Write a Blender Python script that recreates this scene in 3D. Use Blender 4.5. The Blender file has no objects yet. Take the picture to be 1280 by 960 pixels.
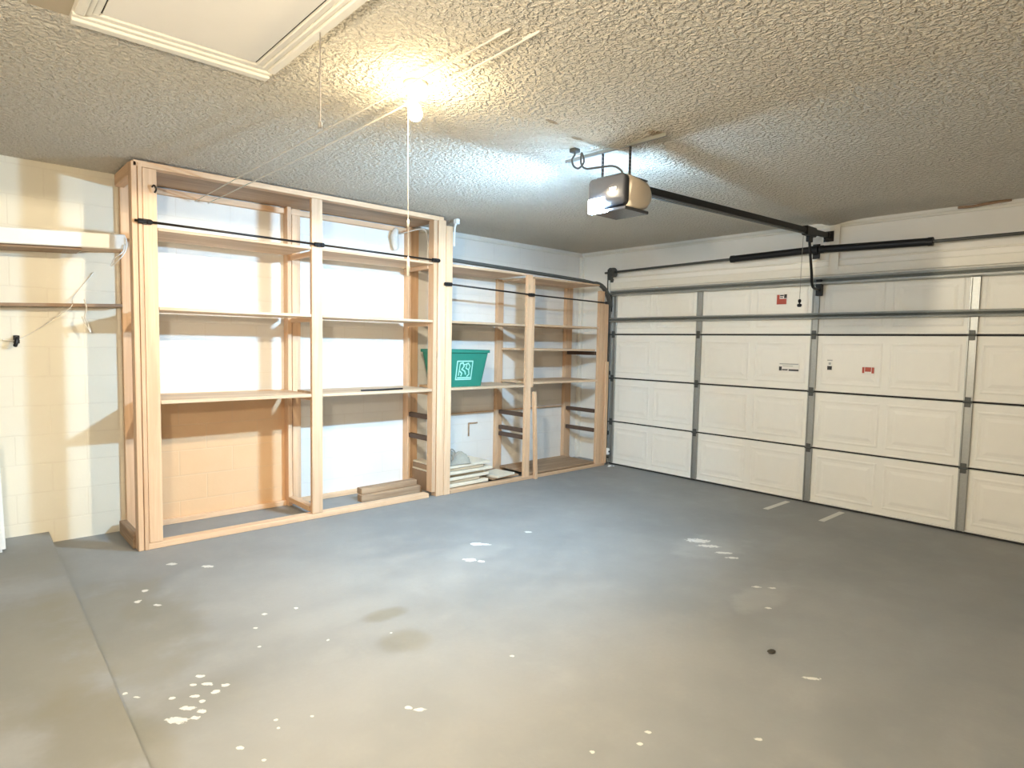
import bpy, bmesh, math, random
from mathutils import Vector, Matrix
random.seed(7)
C = bpy.context.scene.collection
PI = math.pi

# ------------------------------------------------------------------ room numbers (metres)
YW = 5.344      # block wall
XD = 6.02       # inner face of the overhead door
XW = 6.07       # wall that holds the overhead door
ZC = 2.643      # ceiling
YF = 4.743      # front of the shelving
XL, YN = -0.45, -0.65   # the two walls behind the camera

# ------------------------------------------------------------------ node helpers
def new_mat(name):
    m = bpy.data.materials.new(name); m.use_nodes = True
    nt = m.node_tree
    return m, nt, nt.nodes['Principled BSDF']

class G:
    """tiny node graph helper"""
    def __init__(s, nt): s.nt = nt
    def node(s, t, **kw):
        n = s.nt.nodes.new(t)
        for k, v in kw.items(): setattr(n, k, v)
        return n
    def link(s, a, b): s.nt.links.new(a, b)
    def put(s, sock, v):
        if hasattr(v, 'is_linked') or isinstance(v, bpy.types.NodeSocket): s.link(v, sock)
        else: sock.default_value = v
    def math(s, op, a, b=0.0, c=0.0, clamp=False):
        n = s.node('ShaderNodeMath', operation=op); n.use_clamp = clamp
        s.put(n.inputs[0], a); s.put(n.inputs[1], b); s.put(n.inputs[2], c)
        return n.outputs[0]
    def coord(s): return s.node('ShaderNodeTexCoord').outputs['Object']
    def mapping(s, v, scale=(1, 1, 1), loc=(0, 0, 0)):
        n = s.node('ShaderNodeMapping'); s.link(v, n.inputs['Vector'])
        n.inputs['Scale'].default_value = scale; n.inputs['Location'].default_value = loc
        return n.outputs[0]
    def noise(s, v, scale, detail=3, rough=.5, dist=0):
        n = s.node('ShaderNodeTexNoise'); s.link(v, n.inputs['Vector'])
        n.inputs['Scale'].default_value = scale; n.inputs['Detail'].default_value = detail
        n.inputs['Roughness'].default_value = rough; n.inputs['Distortion'].default_value = dist
        return n.outputs[0]
    def maprange(s, v, a, b, c=0., d=1., smooth=True):
        n = s.node('ShaderNodeMapRange'); n.interpolation_type = 'SMOOTHSTEP' if smooth else 'LINEAR'
        s.put(n.inputs[0], v)
        for i, k in enumerate((a, b, c, d)): n.inputs[1 + i].default_value = k
        return n.outputs[0]
    def mix(s, f, a, b):
        n = s.node('ShaderNodeMix', data_type='RGBA')
        s.put(n.inputs[0], f)
        for sock, v in ((n.inputs[6], a), (n.inputs[7], b)):
            if isinstance(v, bpy.types.NodeSocket): s.link(v, sock)
            else: sock.default_value = (*v, 1)
        return n.outputs[2]
    def bump(s, h, strength=.5, dist=.01, nrm=None):
        n = s.node('ShaderNodeBump'); s.link(h, n.inputs['Height'])
        n.inputs['Strength'].default_value = strength; n.inputs['Distance'].default_value = dist
        if nrm is not None: s.link(nrm, n.inputs['Normal'])
        return n.outputs[0]
    def xyz(s, v):
        n = s.node('ShaderNodeSeparateXYZ'); s.link(v, n.inputs[0]); return n.outputs

def plain(name, col, rough=.5, metal=0., var=.06, scale=25, bump=0., emit=0):
    m, nt, p = new_mat(name); g = G(nt); co = g.coord()
    n = g.noise(co, scale, 3)
    a = tuple(min(1, c * (1 + var)) for c in col); b = tuple(c * (1 - var) for c in col)
    g.link(g.mix(n, b, a), p.inputs['Base Color'])
    p.inputs['Roughness'].default_value = rough; p.inputs['Metallic'].default_value = metal
    if bump: g.link(g.bump(g.noise(co, scale * 4, 2), bump, .003), p.inputs['Normal'])
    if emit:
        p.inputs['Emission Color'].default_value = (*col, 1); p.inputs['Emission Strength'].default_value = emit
    return m

def wood(name, light, dark, axis, rough=.6):
    """sawn softwood, grain along one axis"""
    m, nt, p = new_mat(name); g = G(nt); co = g.coord()
    inf = g.node('ShaderNodeObjectInfo')
    add = g.node('ShaderNodeVectorMath', operation='ADD'); g.link(co, add.inputs[0])
    cx = g.node('ShaderNodeCombineXYZ')
    for i in range(3): g.link(g.math('MULTIPLY', inf.outputs['Random'], 7.0 + 3 * i), cx.inputs[i])
    g.link(cx.outputs[0], add.inputs[1]); v = add.outputs[0]
    sc = [38, 38, 38]; sc['XYZ'.index(axis)] = 1.6
    n1 = g.noise(g.mapping(v, sc), 1.0, 4, .6, .6)
    sc2 = [7, 7, 7]; sc2['XYZ'.index(axis)] = .8
    n2 = g.noise(g.mapping(v, sc2), 1.0, 2)
    f = g.math('ADD', g.math('MULTIPLY', n1, .55), g.math('MULTIPLY', n2, .45))
    f = g.maprange(f, .36, .66)
    c = g.mix(f, dark, light)
    sc3 = [5, 5, 5]; sc3['XYZ'.index(axis)] = 2.2
    vor = g.node('ShaderNodeTexVoronoi'); g.link(g.mapping(v, sc3), vor.inputs['Vector']); vor.inputs['Scale'].default_value = 1.0
    k = g.maprange(vor.outputs['Distance'], .03, .09, 1, 0)
    c = g.mix(g.math('MULTIPLY', k, .3), c, tuple(x * .5 for x in dark))
    hsv = g.node('ShaderNodeHueSaturation'); g.link(c, hsv.inputs['Color'])
    g.link(g.math('ADD', g.math('MULTIPLY', inf.outputs['Random'], .16), .92), hsv.inputs['Value'])
    g.link(hsv.outputs[0], p.inputs['Base Color'])
    p.inputs['Roughness'].default_value = rough
    g.link(g.bump(n1, .15, .002), p.inputs['Normal'])
    return m

PL, PD = (.77, .53, .33), (.63, .40, .235)
M = {}
for ax in 'XYZ': M['pine' + ax] = wood('pine_along_' + ax.lower(), PL, PD, ax)
for ax in 'XY': M['ply' + ax] = wood('plywood_along_' + ax.lower(), (.74, .55, .37), (.52, .35, .21), ax)
for ax in 'XYZ': M['aged' + ax] = wood('aged_board_along_' + ax.lower(), (.52, .36, .22), (.30, .19, .11), ax, .75)
M['board_white'] = plain('white_painted_board', (.86, .83, .76), .5)
M['board_brown'] = plain('brown_board', (.30, .19, .11), .6)
M['cleat_shaded'] = plain('shade_toned_cleat', (.10, .06, .04), .6)  # pine cleats lie in shadow; that shade is put into this colour
M['galv'] = plain('galvanised_steel', (.40, .41, .39), .42, .75, .12, 60)
M['galv_dark'] = plain('dull_track_steel', (.09, .095, .088), .5, .3, .12, 60)
M['black_metal'] = plain('black_oiled_steel', (.012, .012, .013), .45, .3, .2, 80)
M['rod'] = plain('dark_bronze_rod', (.028, .022, .018), .4, .5, .2, 80)
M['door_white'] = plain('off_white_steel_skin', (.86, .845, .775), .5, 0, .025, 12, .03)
M['opener_case'] = plain('beige_plastic_case', (.62, .54, .43), .42, 0, .02)
M['opener_dark'] = plain('smoked_grey_plastic', (.055, .058, .068), .25, 0, .05)
M['white_plastic'] = plain('white_plastic', (.84, .84, .82), .4, 0, .02)
M['porcelain'] = plain('glazed_porcelain', (.84, .82, .74), .25, 0, .02)
M['string'] = plain('white_cotton_cord', (.80, .76, .68), .8, 0, .05)
M['grey_cord'] = plain('grey_cord', (.28, .26, .23), .8, 0, .05)
M['green'] = plain('green_recycling_plastic', (.02, .20, .14), .42, 0, .06, 8)
M['emblem'] = plain('pale_green_print', (.36, .68, .58), .5, 0, .02)
M['trim'] = plain('white_trim_paint', (.80, .77, .68), .45, 0, .03)
M['hatch'] = plain('hatch_panel_paint', (.84, .81, .74), .55, 0, .03, 6)
M['cream_board'] = plain('cream_board', (.74, .66, .52), .6, 0, .08, 14)
M['tan_board'] = plain('tan_board', (.52, .41, .28), .65, 0, .1, 14)
M['grey_cloth'] = plain('grey_canvas', (.36, .34, .28), .9, 0, .15, 30, .4)
M['tape'] = plain('off_white_tape', (.66, .65, .60), .6, 0, .06, 40)
M['sticker_red'] = plain('red_print', (.42, .07, .04), .5, 0, .05)
M['sticker_dark'] = plain('dark_print', (.03, .03, .03), .5)
M['sticker_paper'] = plain('label_paper', (.82, .80, .74), .5, 0, .02)
M['debris'] = plain('dry_leaf_brown', (.04, .035, .025), .8)
M['dark_gap'] = plain('dark_gap', (.04, .033, .025), .9)
M['rubber'] = plain('black_rubber', (.03, .03, .03), .8)

def emit_mat(name, col, strength):
    m, nt, p = new_mat(name); g = G(nt)
    p.inputs['Base Color'].default_value = (.9, .9, .9, 1)
    # a lamp: faint frosted mottling over an even glow
    n = g.maprange(g.noise(g.coord(), 30, 2), 0, 1, .95, 1.05, False)
    g.link(g.math('MULTIPLY', n, strength), p.inputs['Emission Strength'])
    p.inputs['Emission Color'].default_value = (*col, 1)
    return m
BULB_W, LED_W, FILL_W = 4.6, 1.2, 58.0
BULB_BEAM, LED_BEAM = 78.0, 34.0
A_bulb = 4 * PI * .032 ** 2
M['bulb'] = emit_mat('warm_frosted_bulb', (1, .78, .45), BULB_W / (PI * A_bulb))
M['led'] = emit_mat('cool_white_lens', (.32, .62, 1), LED_W / (PI * .24 * .085))
M['globe'] = emit_mat('fill_globe_glow', (1, .89, .71), FILL_W / (PI * 4 * PI * .09 ** 2))

# --- popcorn ceiling
def mat_ceiling():
    m, nt, p = new_mat('popcorn_ceiling'); g = G(nt); co = g.coord()
    x, y, z = g.xyz(co)
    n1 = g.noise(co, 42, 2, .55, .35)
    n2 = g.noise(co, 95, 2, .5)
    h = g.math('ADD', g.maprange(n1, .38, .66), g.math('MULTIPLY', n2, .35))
    # smooth patch without stipple beside the hatch
    px = g.math('MULTIPLY', g.math('GREATER_THAN', x, .24), g.math('LESS_THAN', x, .362))
    py = g.math('LESS_THAN', y, 2.86)
    patch = g.math('MULTIPLY', px, py)
    h = g.math('MULTIPLY', h, g.math('SUBTRACT', 1, patch))
    big = g.noise(co, 1.3, 2)
    c = g.mix(big, (.72, .665, .555), (.77, .72, .62))
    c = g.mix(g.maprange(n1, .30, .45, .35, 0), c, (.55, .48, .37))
    c = g.mix(g.math('MULTIPLY', patch, .9), c, (.42, .36, .26))
    # brown peeled spots beside the opener bracket
    for (sx, sy, rx, ry) in ((2.66, 2.40, .05, .025), (2.93, 2.05, .09, .035), (2.38, 2.33, .05, .02)):
        d = g.math('ADD', g.math('POWER', g.math('DIVIDE', g.math('SUBTRACT', x, sx), rx), 2), g.math('POWER', g.math('DIVIDE', g.math('SUBTRACT', y, sy), ry), 2))
        d = g.math('ADD', d, g.math('MULTIPLY', g.math('SUBTRACT', n2, .5), 1.6))
        c = g.mix(g.maprange(d, .3, 1.2, .75, 0), c, (.34, .24, .13))
    g.link(c, p.inputs['Base Color']); p.inputs['Roughness'].default_value = .95
    g.link(g.bump(h, 1.0, .014), p.inputs['Normal'])
    return m
M['ceiling'] = mat_ceiling()

# --- painted concrete floor with chips, stains and pale scuffs
def mat_floor():
    m, nt, p = new_mat('painted_concrete'); g = G(nt); co = g.coord()
    x, y, z = g.xyz(co)
    big = g.noise(co, .9, 4, .6); mid = g.noise(co, 3.2, 4, .6); fine = g.noise(co, 46, 3, .6)
    c = g.mix(g.maprange(big, .3, .7), (.215, .22, .216), (.27, .272, .262))
    c = g.mix(g.maprange(mid, .42, .75, 0, .45), c, (.325, .32, .30))
    c = g.mix(g.maprange(fine, .3, .7, .10, 0), c, (.2, .2, .195))
    warp = g.math('MULTIPLY', g.math('SUBTRACT', fine, .5), 3.0)
    wide = g.math('MULTIPLY', g.math('SUBTRACT', mid, .5), 3.0)
    def blob(cx, cy, rx, ry, w, rot=0):
        dx, dy = g.math('SUBTRACT', x, cx), g.math('SUBTRACT', y, cy)
        if rot:
            ca, sa = math.cos(rot), math.sin(rot)
            dx, dy = g.math('ADD', g.math('MULTIPLY', dx, ca), g.math('MULTIPLY', dy, sa)), g.math('SUBTRACT', g.math('MULTIPLY', dy, ca), g.math('MULTIPLY', dx, sa))
        d = g.math('ADD', g.math('POWER', g.math('DIVIDE', dx, rx), 2), g.math('POWER', g.math('DIVIDE', dy, ry), 2))
        return g.math('ADD', d, w)
    # brown stains; the broad left ones also paint in dimmer light there
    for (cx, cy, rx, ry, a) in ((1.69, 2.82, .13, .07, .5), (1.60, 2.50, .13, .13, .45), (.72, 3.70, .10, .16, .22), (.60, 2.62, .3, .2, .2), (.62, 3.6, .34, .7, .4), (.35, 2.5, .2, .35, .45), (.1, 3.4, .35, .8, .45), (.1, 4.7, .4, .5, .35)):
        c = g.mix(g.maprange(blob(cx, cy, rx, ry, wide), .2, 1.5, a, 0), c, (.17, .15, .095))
    # worn pale scuffs
    for (cx, cy, rx, ry, a) in ((2.7, 3.3, .28, .16, .18), (4.12, 2.3, .34, .22, .2), (1.5, 3.0, .5, .14, .08), (3.5, 1.6, .3, .12, .2), (1.2, 2.0, .8, .6, .12)):
        c = g.mix(g.maprange(blob(cx, cy, rx, ry, wide), .1, 1.4, a, 0), c, (.52, .51, .47))
    # chips down to white
    chips = [(1.022, 4.352, .035, .022), (1.185, 4.162, .045, .02), (.727, 3.84, .02, .02), (.80, 3.72, .03, .012), (.79, 3.98, .025, .018),
             (.767, 2.717, .026, .014), (.655, 2.586, .034, .014), (.773, 2.632, .022, .016), (.60, 2.53, .05, .022), (.76, 2.806, .022, .012),
             (.625, 2.70, .014, .01), (.70, 2.655, .02, .012), (.69, 2.53, .022, .013), (.66, 2.50, .02, .012), (.82, 2.66, .02, .012), (.72, 2.75, .018, .01), (.71, 2.60, .016, .012),
             (1.344, 1.98, .028, .013), (1.318, 2.02, .022, .011), (.726, 2.205, .018, .009), (.767, 2.085, .01, .007),
             (.887, 2.284, .01, .008), (.874, 2.229, .008, .007), (1.002, 2.218, .01, .007), (1.196, 3.236, .018, .014), (1.107, 3.105, .014, .01),
             (4.151, 2.42, .10, .05), (4.10, 2.30, .09, .03), (4.05, 2.15, .08, .022), (4.0, 2.06, .05, .02), (2.80, 3.42, .05, .035), (2.84, 3.38, .06, .02), (2.56, 3.19, .05, .03), (2.60, 3.12, .03, .02), (3.295, 3.388, .035, .02),
             (2.798, 1.042, .045, .012), (3.682, 1.631, .03, .012), (3.624, 1.70, .03, .015), (3.377, 1.513, .02, .012), (1.92, 1.297, .014, .01), (1.838, 1.275, .014, .01), (1.357, 3.204, .014, .012),
             (1.326, 2.753, .009, .009), (1.91, 2.055, .014, .01), (1.669, 1.362, .012, .009), (1.6, 2.62, .008, .006), (.49, 2.86, .012, .01), (.52, 2.80, .02, .006), (1.05, 2.9, .01, .008), (2.2, 1.0, .02, .01)]
    tot = None
    for (cx, cy, rx, ry) in chips:
        k = g.maprange(blob(cx, cy, rx * 1.0, ry * 1.1, warp, 2.3), .45, .95, 1, 0)
        tot = k if tot is None else g.math('MAXIMUM', tot, k)
    c = g.mix(g.math('MULTIPLY', tot, .68), c, (.80, .78, .72))
    g.link(c, p.inputs['Base Color'])
    g.link(g.maprange(mid, .3, .7, .48, .66), p.inputs['Roughness'])
    p.inputs['Specular IOR Level'].default_value = .4
    g.link(g.bump(g.math('ADD', fine, g.math('MULTIPLY', mid, .6)), .12, .004), p.inputs['Normal'])
    return m
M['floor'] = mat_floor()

# --- painted concrete block (bricks in x / z); a peach coat low down in the first bay
def mat_block():
    m, nt, p = new_mat('painted_block_wall'); g = G(nt); co = g.coord()
    x, y, z = g.xyz(co)
    cx = g.node('ShaderNodeCombineXYZ'); g.link(x, cx.inputs[0]); g.link(z, cx.inputs[1])
    br = g.node('ShaderNodeTexBrick'); g.link(g.mapping(cx.outputs[0], (1, 1, 1), (.1, .04, 0)), br.inputs['Vector'])
    br.inputs['Scale'].default_value = 1; br.inputs['Brick Width'].default_value = .406; br.inputs['Row Height'].default_value = .2032
    br.inputs['Mortar Size'].default_value = .0055; br.inputs['Mortar Smooth'].default_value = .35
    n = g.noise(co, 5, 3); f = g.noise(co, 80, 3)
    c = g.mix(n, (.79, .76, .695), (.84, .81, .75))
    a = g.math('MULTIPLY', g.math('GREATER_THAN', x, 1.0), g.math('LESS_THAN', x, 2.31))
    peach = g.math('MULTIPLY', a, g.math('LESS_THAN', z, 1.03))
    c = g.mix(peach, c, g.mix(n, (.72, .46, .25), (.77, .52, .30)))
    yel = g.maprange(x, .98, 1.02, 1, 0)
    c = g.mix(g.math('MULTIPLY', yel, .5), c, (.80, .72, .50))
    c = g.mix(g.math('MULTIPLY', br.outputs['Fac'], .13), c, (.60, .52, .40))
    g.link(c, p.inputs['Base Color']); p.inputs['Roughness'].default_value = .7
    h = g.math('ADD', g.math('MULTIPLY', br.outputs['Fac'], -1), g.math('MULTIPLY', f, .25))
    g.link(g.bump(h, .3, .004), p.inputs['Normal'])
    return m
M['block'] = mat_block()
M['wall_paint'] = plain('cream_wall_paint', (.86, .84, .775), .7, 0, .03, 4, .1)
M['dark_wall'] = plain('light_absorbing_brown', (.26, .21, .15), .7, 0, .1, 4, .1)  # for the unseen walls; dark tone picked to cut bounced light
M['brown_soffit'] = wood('brown_ceiling_board', (.50, .34, .21), (.34, .22, .13), 'X')

# ------------------------------------------------------------------ mesh helpers
def bx(bm, x0, x1, y0, y1, z0, z1, bevel=0, rot=None, segs=1):
    r = bmesh.ops.create_cube(bm, size=1)
    vs = r['verts']
    c = Vector(((x0 + x1) / 2, (y0 + y1) / 2, (z0 + z1) / 2))
    for v in vs: v.co = Vector((v.co.x * (x1 - x0), v.co.y * (y1 - y0), v.co.z * (z1 - z0)))
    if bevel:
        es = list({e for v in vs for e in v.link_edges})
        rb = bmesh.ops.bevel(bm, geom=es, offset=bevel, segments=segs, affect='EDGES', profile=.5)
        vs = list({v for f in rb['faces'] for v in f.verts} | {v for v in vs if v.is_valid})
    for v in vs:
        if rot is not None: v.co = rot @ v.co
        v.co += c
    return vs

def tube(bm, pts, r, n=8, cap=True):
    pts = [Vector(p) for p in pts]; rings = []
    up = None
    for i, p in enumerate(pts):
        t = (pts[min(i + 1, len(pts) - 1)] - pts[max(i - 1, 0)]).normalized()
        if up is None:
            up = Vector((0, 0, 1)) if abs(t.z) < .9 else Vector((1, 0, 0))
        a = t.cross(up).normalized(); b = a.cross(t).normalized(); up = b
        rr = r[i] if isinstance(r, (list, tuple)) else r
        rings.append([bm.verts.new(p + rr * (math.cos(2 * PI * k / n) * a + math.sin(2 * PI * k / n) * b)) for k in range(n)])
    for A, B in zip(rings, rings[1:]):
        for k in range(n): bm.faces.new((A[k], A[(k + 1) % n], B[(k + 1) % n], B[k]))
    if cap:
        bm.faces.new(rings[0][::-1]); bm.faces.new(rings[-1])

def lathe(bm, c, prof, n=20, axis='Z'):
    """prof: (radius, height) pairs"""
    c = Vector(c); rings = []
    def P(r, h, k):
        a, b = r * math.cos(2 * PI * k / n), r * math.sin(2 * PI * k / n)
        return c + {'Z': Vector((a, b, h)), 'Y': Vector((a, h, b)), 'X': Vector((h, a, b))}[axis]
    for r, h in prof: rings.append([bm.verts.new(P(max(r, 1e-4), h, k)) for k in range(n)])
    for A, B in zip(rings, rings[1:]):
        for k in range(n): bm.faces.new((A[k], A[(k + 1) % n], B[(k + 1) % n], B[k]))
    bm.faces.new(rings[0][::-1]); bm.faces.new(rings[-1])

def smooth_path(pts, sub=6):
    pts = [Vector(p) for p in pts]; out = []
    for i in range(len(pts) - 1):
        p0, p1, p2, p3 = pts[max(i - 1, 0)], pts[i], pts[i + 1], pts[min(i + 2, len(pts) - 1)]
        for k in range(sub):
            t = k / sub
            out.append(.5 * ((2 * p1) + (p2 - p0) * t + (2 * p0 - 5 * p1 + 4 * p2 - p3) * t * t + (3 * p1 - p0 - 3 * p2 + p3) * t ** 3))
    return out + [pts[-1]]

def extrude_poly(bm, poly, axis, lo, hi):
    """poly: 2-D points in the two other axes; a prism between lo and hi along axis"""
    def P(a, b, h): return {'X': (h, a, b), 'Y': (a, h, b), 'Z': (a, b, h)}[axis]
    A = [bm.verts.new(P(a, b, lo)) for a, b in poly]; B = [bm.verts.new(P(a, b, hi)) for a, b in poly]
    n = len(poly)
    for k in range(n): bm.faces.new((A[k], A[(k + 1) % n], B[(k + 1) % n], B[k]))
    bm.faces.new(A[::-1]); bm.faces.new(B)

def sweep(bm, path, prof):
    """profile of (side, up) points swept along a path in the x-z plane (side = y)"""
    path = [Vector(p) for p in path]; rings = []
    for i, p in enumerate(path):
        t = (path[min(i + 1, len(path) - 1)] - path[max(i - 1, 0)]).normalized()
        s = Vector((0, 1, 0)); u = s.cross(t).normalized() * -1
        rings.append([bm.verts.new(p + s * a + u * b) for a, b in prof])
    n = len(prof)
    for A, B in zip(rings, rings[1:]):
        for k in range(n): bm.faces.new((A[k], A[(k + 1) % n], B[(k + 1) % n], B[k]))
    bm.faces.new(rings[0][::-1]); bm.faces.new(rings[-1])

def origin(o):
    v = Vector((0, 0, 0))
    while o is not None: v += o.location; o = o.parent
    return v

def obj(name, bm, mat, parent=None, smooth=False, base=None, label=None):
    """one mesh object; coordinates in bm are world ones"""
    off = origin(parent) if parent is not None else Vector(base or (0, 0, 0))
    bmesh.ops.recalc_face_normals(bm, faces=bm.faces[:])
    bmesh.ops.translate(bm, verts=bm.verts[:], vec=-off)
    me = bpy.data.meshes.new(name); bm.to_mesh(me); bm.free()
    mats = mat if isinstance(mat, (list, tuple)) else [mat]
    for m in mats: me.materials.append(m)
    if smooth:
        for f in me.polygons: f.use_smooth = True
    o = bpy.data.objects.new(name, me); C.objects.link(o)
    if parent is not None: o.parent = parent
    else: o.location = off
    if label: o['label'] = label
    return o

def tag(o, label, cat, group=None, kind=None):
    o['label'] = label; o['category'] = cat
    if group: o['group'] = group
    if kind: o['kind'] = kind
    return o

def thing(name, loc, label, cat, group=None, kind=None):
    o = bpy.data.objects.new(name, None); C.objects.link(o); o.location = loc
    o.empty_display_size = .1
    return tag(o, label, cat, group, kind)

def box_obj(name, dims, mat, parent=None, bevel=.003, rot=None, base=None, label=None):
    bm = bmesh.new(); bx(bm, *dims, bevel=bevel, rot=rot)
    return obj(name, bm, mat, parent, base=base, label=label)

# ------------------------------------------------------------------ room shell
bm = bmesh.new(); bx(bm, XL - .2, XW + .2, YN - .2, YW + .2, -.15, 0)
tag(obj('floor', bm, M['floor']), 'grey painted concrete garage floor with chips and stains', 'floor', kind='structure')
bm = bmesh.new()
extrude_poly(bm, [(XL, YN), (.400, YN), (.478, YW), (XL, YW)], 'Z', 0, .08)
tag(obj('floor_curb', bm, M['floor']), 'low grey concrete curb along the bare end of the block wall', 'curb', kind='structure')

# ceiling: fine grid with a sagging seam that runs from the opener to the door
bm = bmesh.new(); nx, ny = 130, 150
def ceil_z(x, y):
    s = max(0, min(1, (x - 2.30) / .5)); s = s * s * (3 - 2 * s)
    yr = 2.31 + .02 * math.sin(x * 2.1)
    d = y - yr
    sag = .030 * math.exp(-(d / (.16 if d < 0 else .05)) ** 2) * s
    e = .012 * math.exp(-((x - 2.65) / .35) ** 2 - ((y - 2.35) / .3) ** 2)
    return ZC - sag - e
xs = [XL - .1 + (XW + .2 - XL) * i / nx for i in range(nx + 1)]
ys = [YN - .1 + (YW + .2 - YN) * j / ny for j in range(ny + 1)]
gv = [[bm.verts.new((x, y, ceil_z(x, y))) for y in ys] for x in xs]
for i in range(nx):
    for j in range(ny): bm.faces.new((gv[i][j], gv[i][j + 1], gv[i + 1][j + 1], gv[i + 1][j]))
tv = [bm.verts.new((a, b, ZC + .12)) for a, b in ((xs[0], ys[0]), (xs[-1], ys[0]), (xs[-1], ys[-1]), (xs[0], ys[-1]))]
bm.faces.new(tv)
bm.faces.new([gv[i][0] for i in range(nx + 1)] + [tv[1], tv[0]])
bm.faces.new([gv[i][ny] for i in range(nx + 1)] + [tv[2], tv[3]])
bm.faces.new([gv[0][j] for j in range(ny + 1)] + [tv[3], tv[0]])
bm.faces.new([gv[nx][j] for j in range(ny + 1)] + [tv[2], tv[1]])
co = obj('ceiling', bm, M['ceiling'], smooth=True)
tag(co, 'cream popcorn ceiling with a sagging seam beside the opener', 'ceiling', kind='structure')

tag(box_obj('wall_left', (XL - .2, XW + .2, YW, YW + .15, -.1, ZC + .05), M['block'], bevel=0), 'cream painted concrete block wall behind the shelving', 'wall', kind='structure')
DY0, DY1 = 4.776, 4.776 - 4.84      # overhead door edges
bm = bmesh.new()
bx(bm, XW, XW + .15, DY0 - .02, YW + .1, -.1, ZC + .05)
bx(bm, XW, XW + .15, DY1 + .02, DY0 - .02, 2.12, ZC + .05)
bx(bm, XW, XW + .15, YN - .2, DY1 + .02, -.1, ZC + .05)
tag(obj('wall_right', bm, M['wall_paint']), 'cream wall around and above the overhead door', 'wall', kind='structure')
tag(box_obj('wall_back', (XL - .2, XW + .2, YN - .15, YN, -.1, ZC + .05), M['dark_wall'], bevel=0), 'unseen plain wall opposite the shelving, brown to cut bounced light', 'wall', kind='structure')
tag(box_obj('wall_rear', (XL - .15, XL, YN - .1, YW + .1, -.1, ZC + .05), M['dark_wall'], bevel=0), 'unseen plain wall facing the overhead door, brown to cut bounced light', 'wall', kind='structure')

bm = bmesh.new(); bx(bm, 3.56, XW, YW - .022, YW, 2.585, 2.612, .004)
tag(obj('trim_1', bm, M['trim']), 'thin white trim strip along the top of the block wall', 'trim', kind='structure')
bm = bmesh.new(); bx(bm, XW - .06, XW - .001, YW - .05, YW - .001, 0, 2.585, .006)
tag(obj('trim_2', bm, M['trim']), 'white vertical trim in the corner by the overhead door', 'trim', kind='structure')
bm = bmesh.new(); bx(bm, XW - .018, XW, YN, YW - .05, 2.585, 2.612, .004)
bx(bm, XW - .016, XW, DY1, DY0 + .1, 2.285, 2.30, .003); bx(bm, XW - .03, XW, DY1, DY0 + .1, 2.155, 2.235, .004)
tag(obj('trim_3', bm, M['trim']), 'white wooden trim strips on the header above the overhead door', 'trim', kind='structure')
bm = bmesh.new()
tube(bm, smooth_path([(XW - .02, 1.32, 2.628), (XW - .035, 1.22, 2.622), (XW - .04, 1.10, 2.630), (XW - .02, .98, 2.638)], 5), .011, 6)
tag(obj('trim_4', bm, M['board_brown']), 'dark peeling caulk strip at the ceiling line over the door header', 'trim', kind='structure')

# ------------------------------------------------------------------ attic hatch
h = thing('attic_hatch', (.72, 2.15, ZC), 'white attic hatch with moulded frame set in the popcorn ceiling', 'hatch')
hx0, hx1, hy0, hy1 = .362, 1.078, 1.42, 2.842
box_obj('panel', (hx0 + .085, hx1 - .085, hy0 + .09, hy1 - .105, ZC - .010, ZC - .001), M['hatch'], h, .002)
bm = bmesh.new(); bx(bm, hx0 + .07, hx1 - .07, hy0 + .07, hy1 - .085, ZC - .004, ZC - .0005); obj('seam', bm, M['dark_gap'], h)
def moulding(name, x0, x1, y0, y1, side):
    """three stepped bands, thickest outside"""
    bm = bmesh.new()
    w = (x1 - x0) if side in 'LR' else (y1 - y0)
    bands = ((0, .42, .034), (.42, .68, .024), (.68, 1.0, .016))
    for a, b, t in bands:
        if side == 'R': bx(bm, x1 - w * b, x1 - w * a, y0, y1, ZC - t, ZC - .0004, .003)
        if side == 'L': bx(bm, x0 + w * a, x0 + w * b, y0, y1, ZC - t, ZC - .0004, .003)
        if side == 'T': bx(bm, x0, x1, y1 - w * b, y1 - w * a, ZC - t, ZC - .0004, .003)
        if side == 'B': bx(bm, x0, x1, y0 + w * a, y0 + w * b, ZC - t, ZC - .0004, .003)
    obj(name, bm, M['trim'], h)
moulding('frame_moulding', hx0, hx1, hy1 - .10, hy1, 'T'); moulding('frame_moulding', hx0, hx1, hy0, hy0 + .08, 'B')
moulding('frame_moulding', hx0, hx0 + .078, hy0 + .08, hy1 - .10, 'L'); moulding('frame_moulding', hx1 - .078, hx1, hy0 + .08, hy1 - .10, 'R')
bm = bmesh.new(); tube(bm, [(1.055, 2.25, ZC - .03), (1.056, 2.252, 2.45), (1.055, 2.251, 2.285)], .0024, 6); cd = obj('pull_cord', bm, M['grey_cord'], h)
bm = bmesh.new(); lathe(bm, (1.055, 2.251, 2.262), [(.002, .024), (.007, .018), (.008, .008), (.005, 0)], 10); obj('knob', bm, M['grey_cord'], cd, True)

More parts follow.
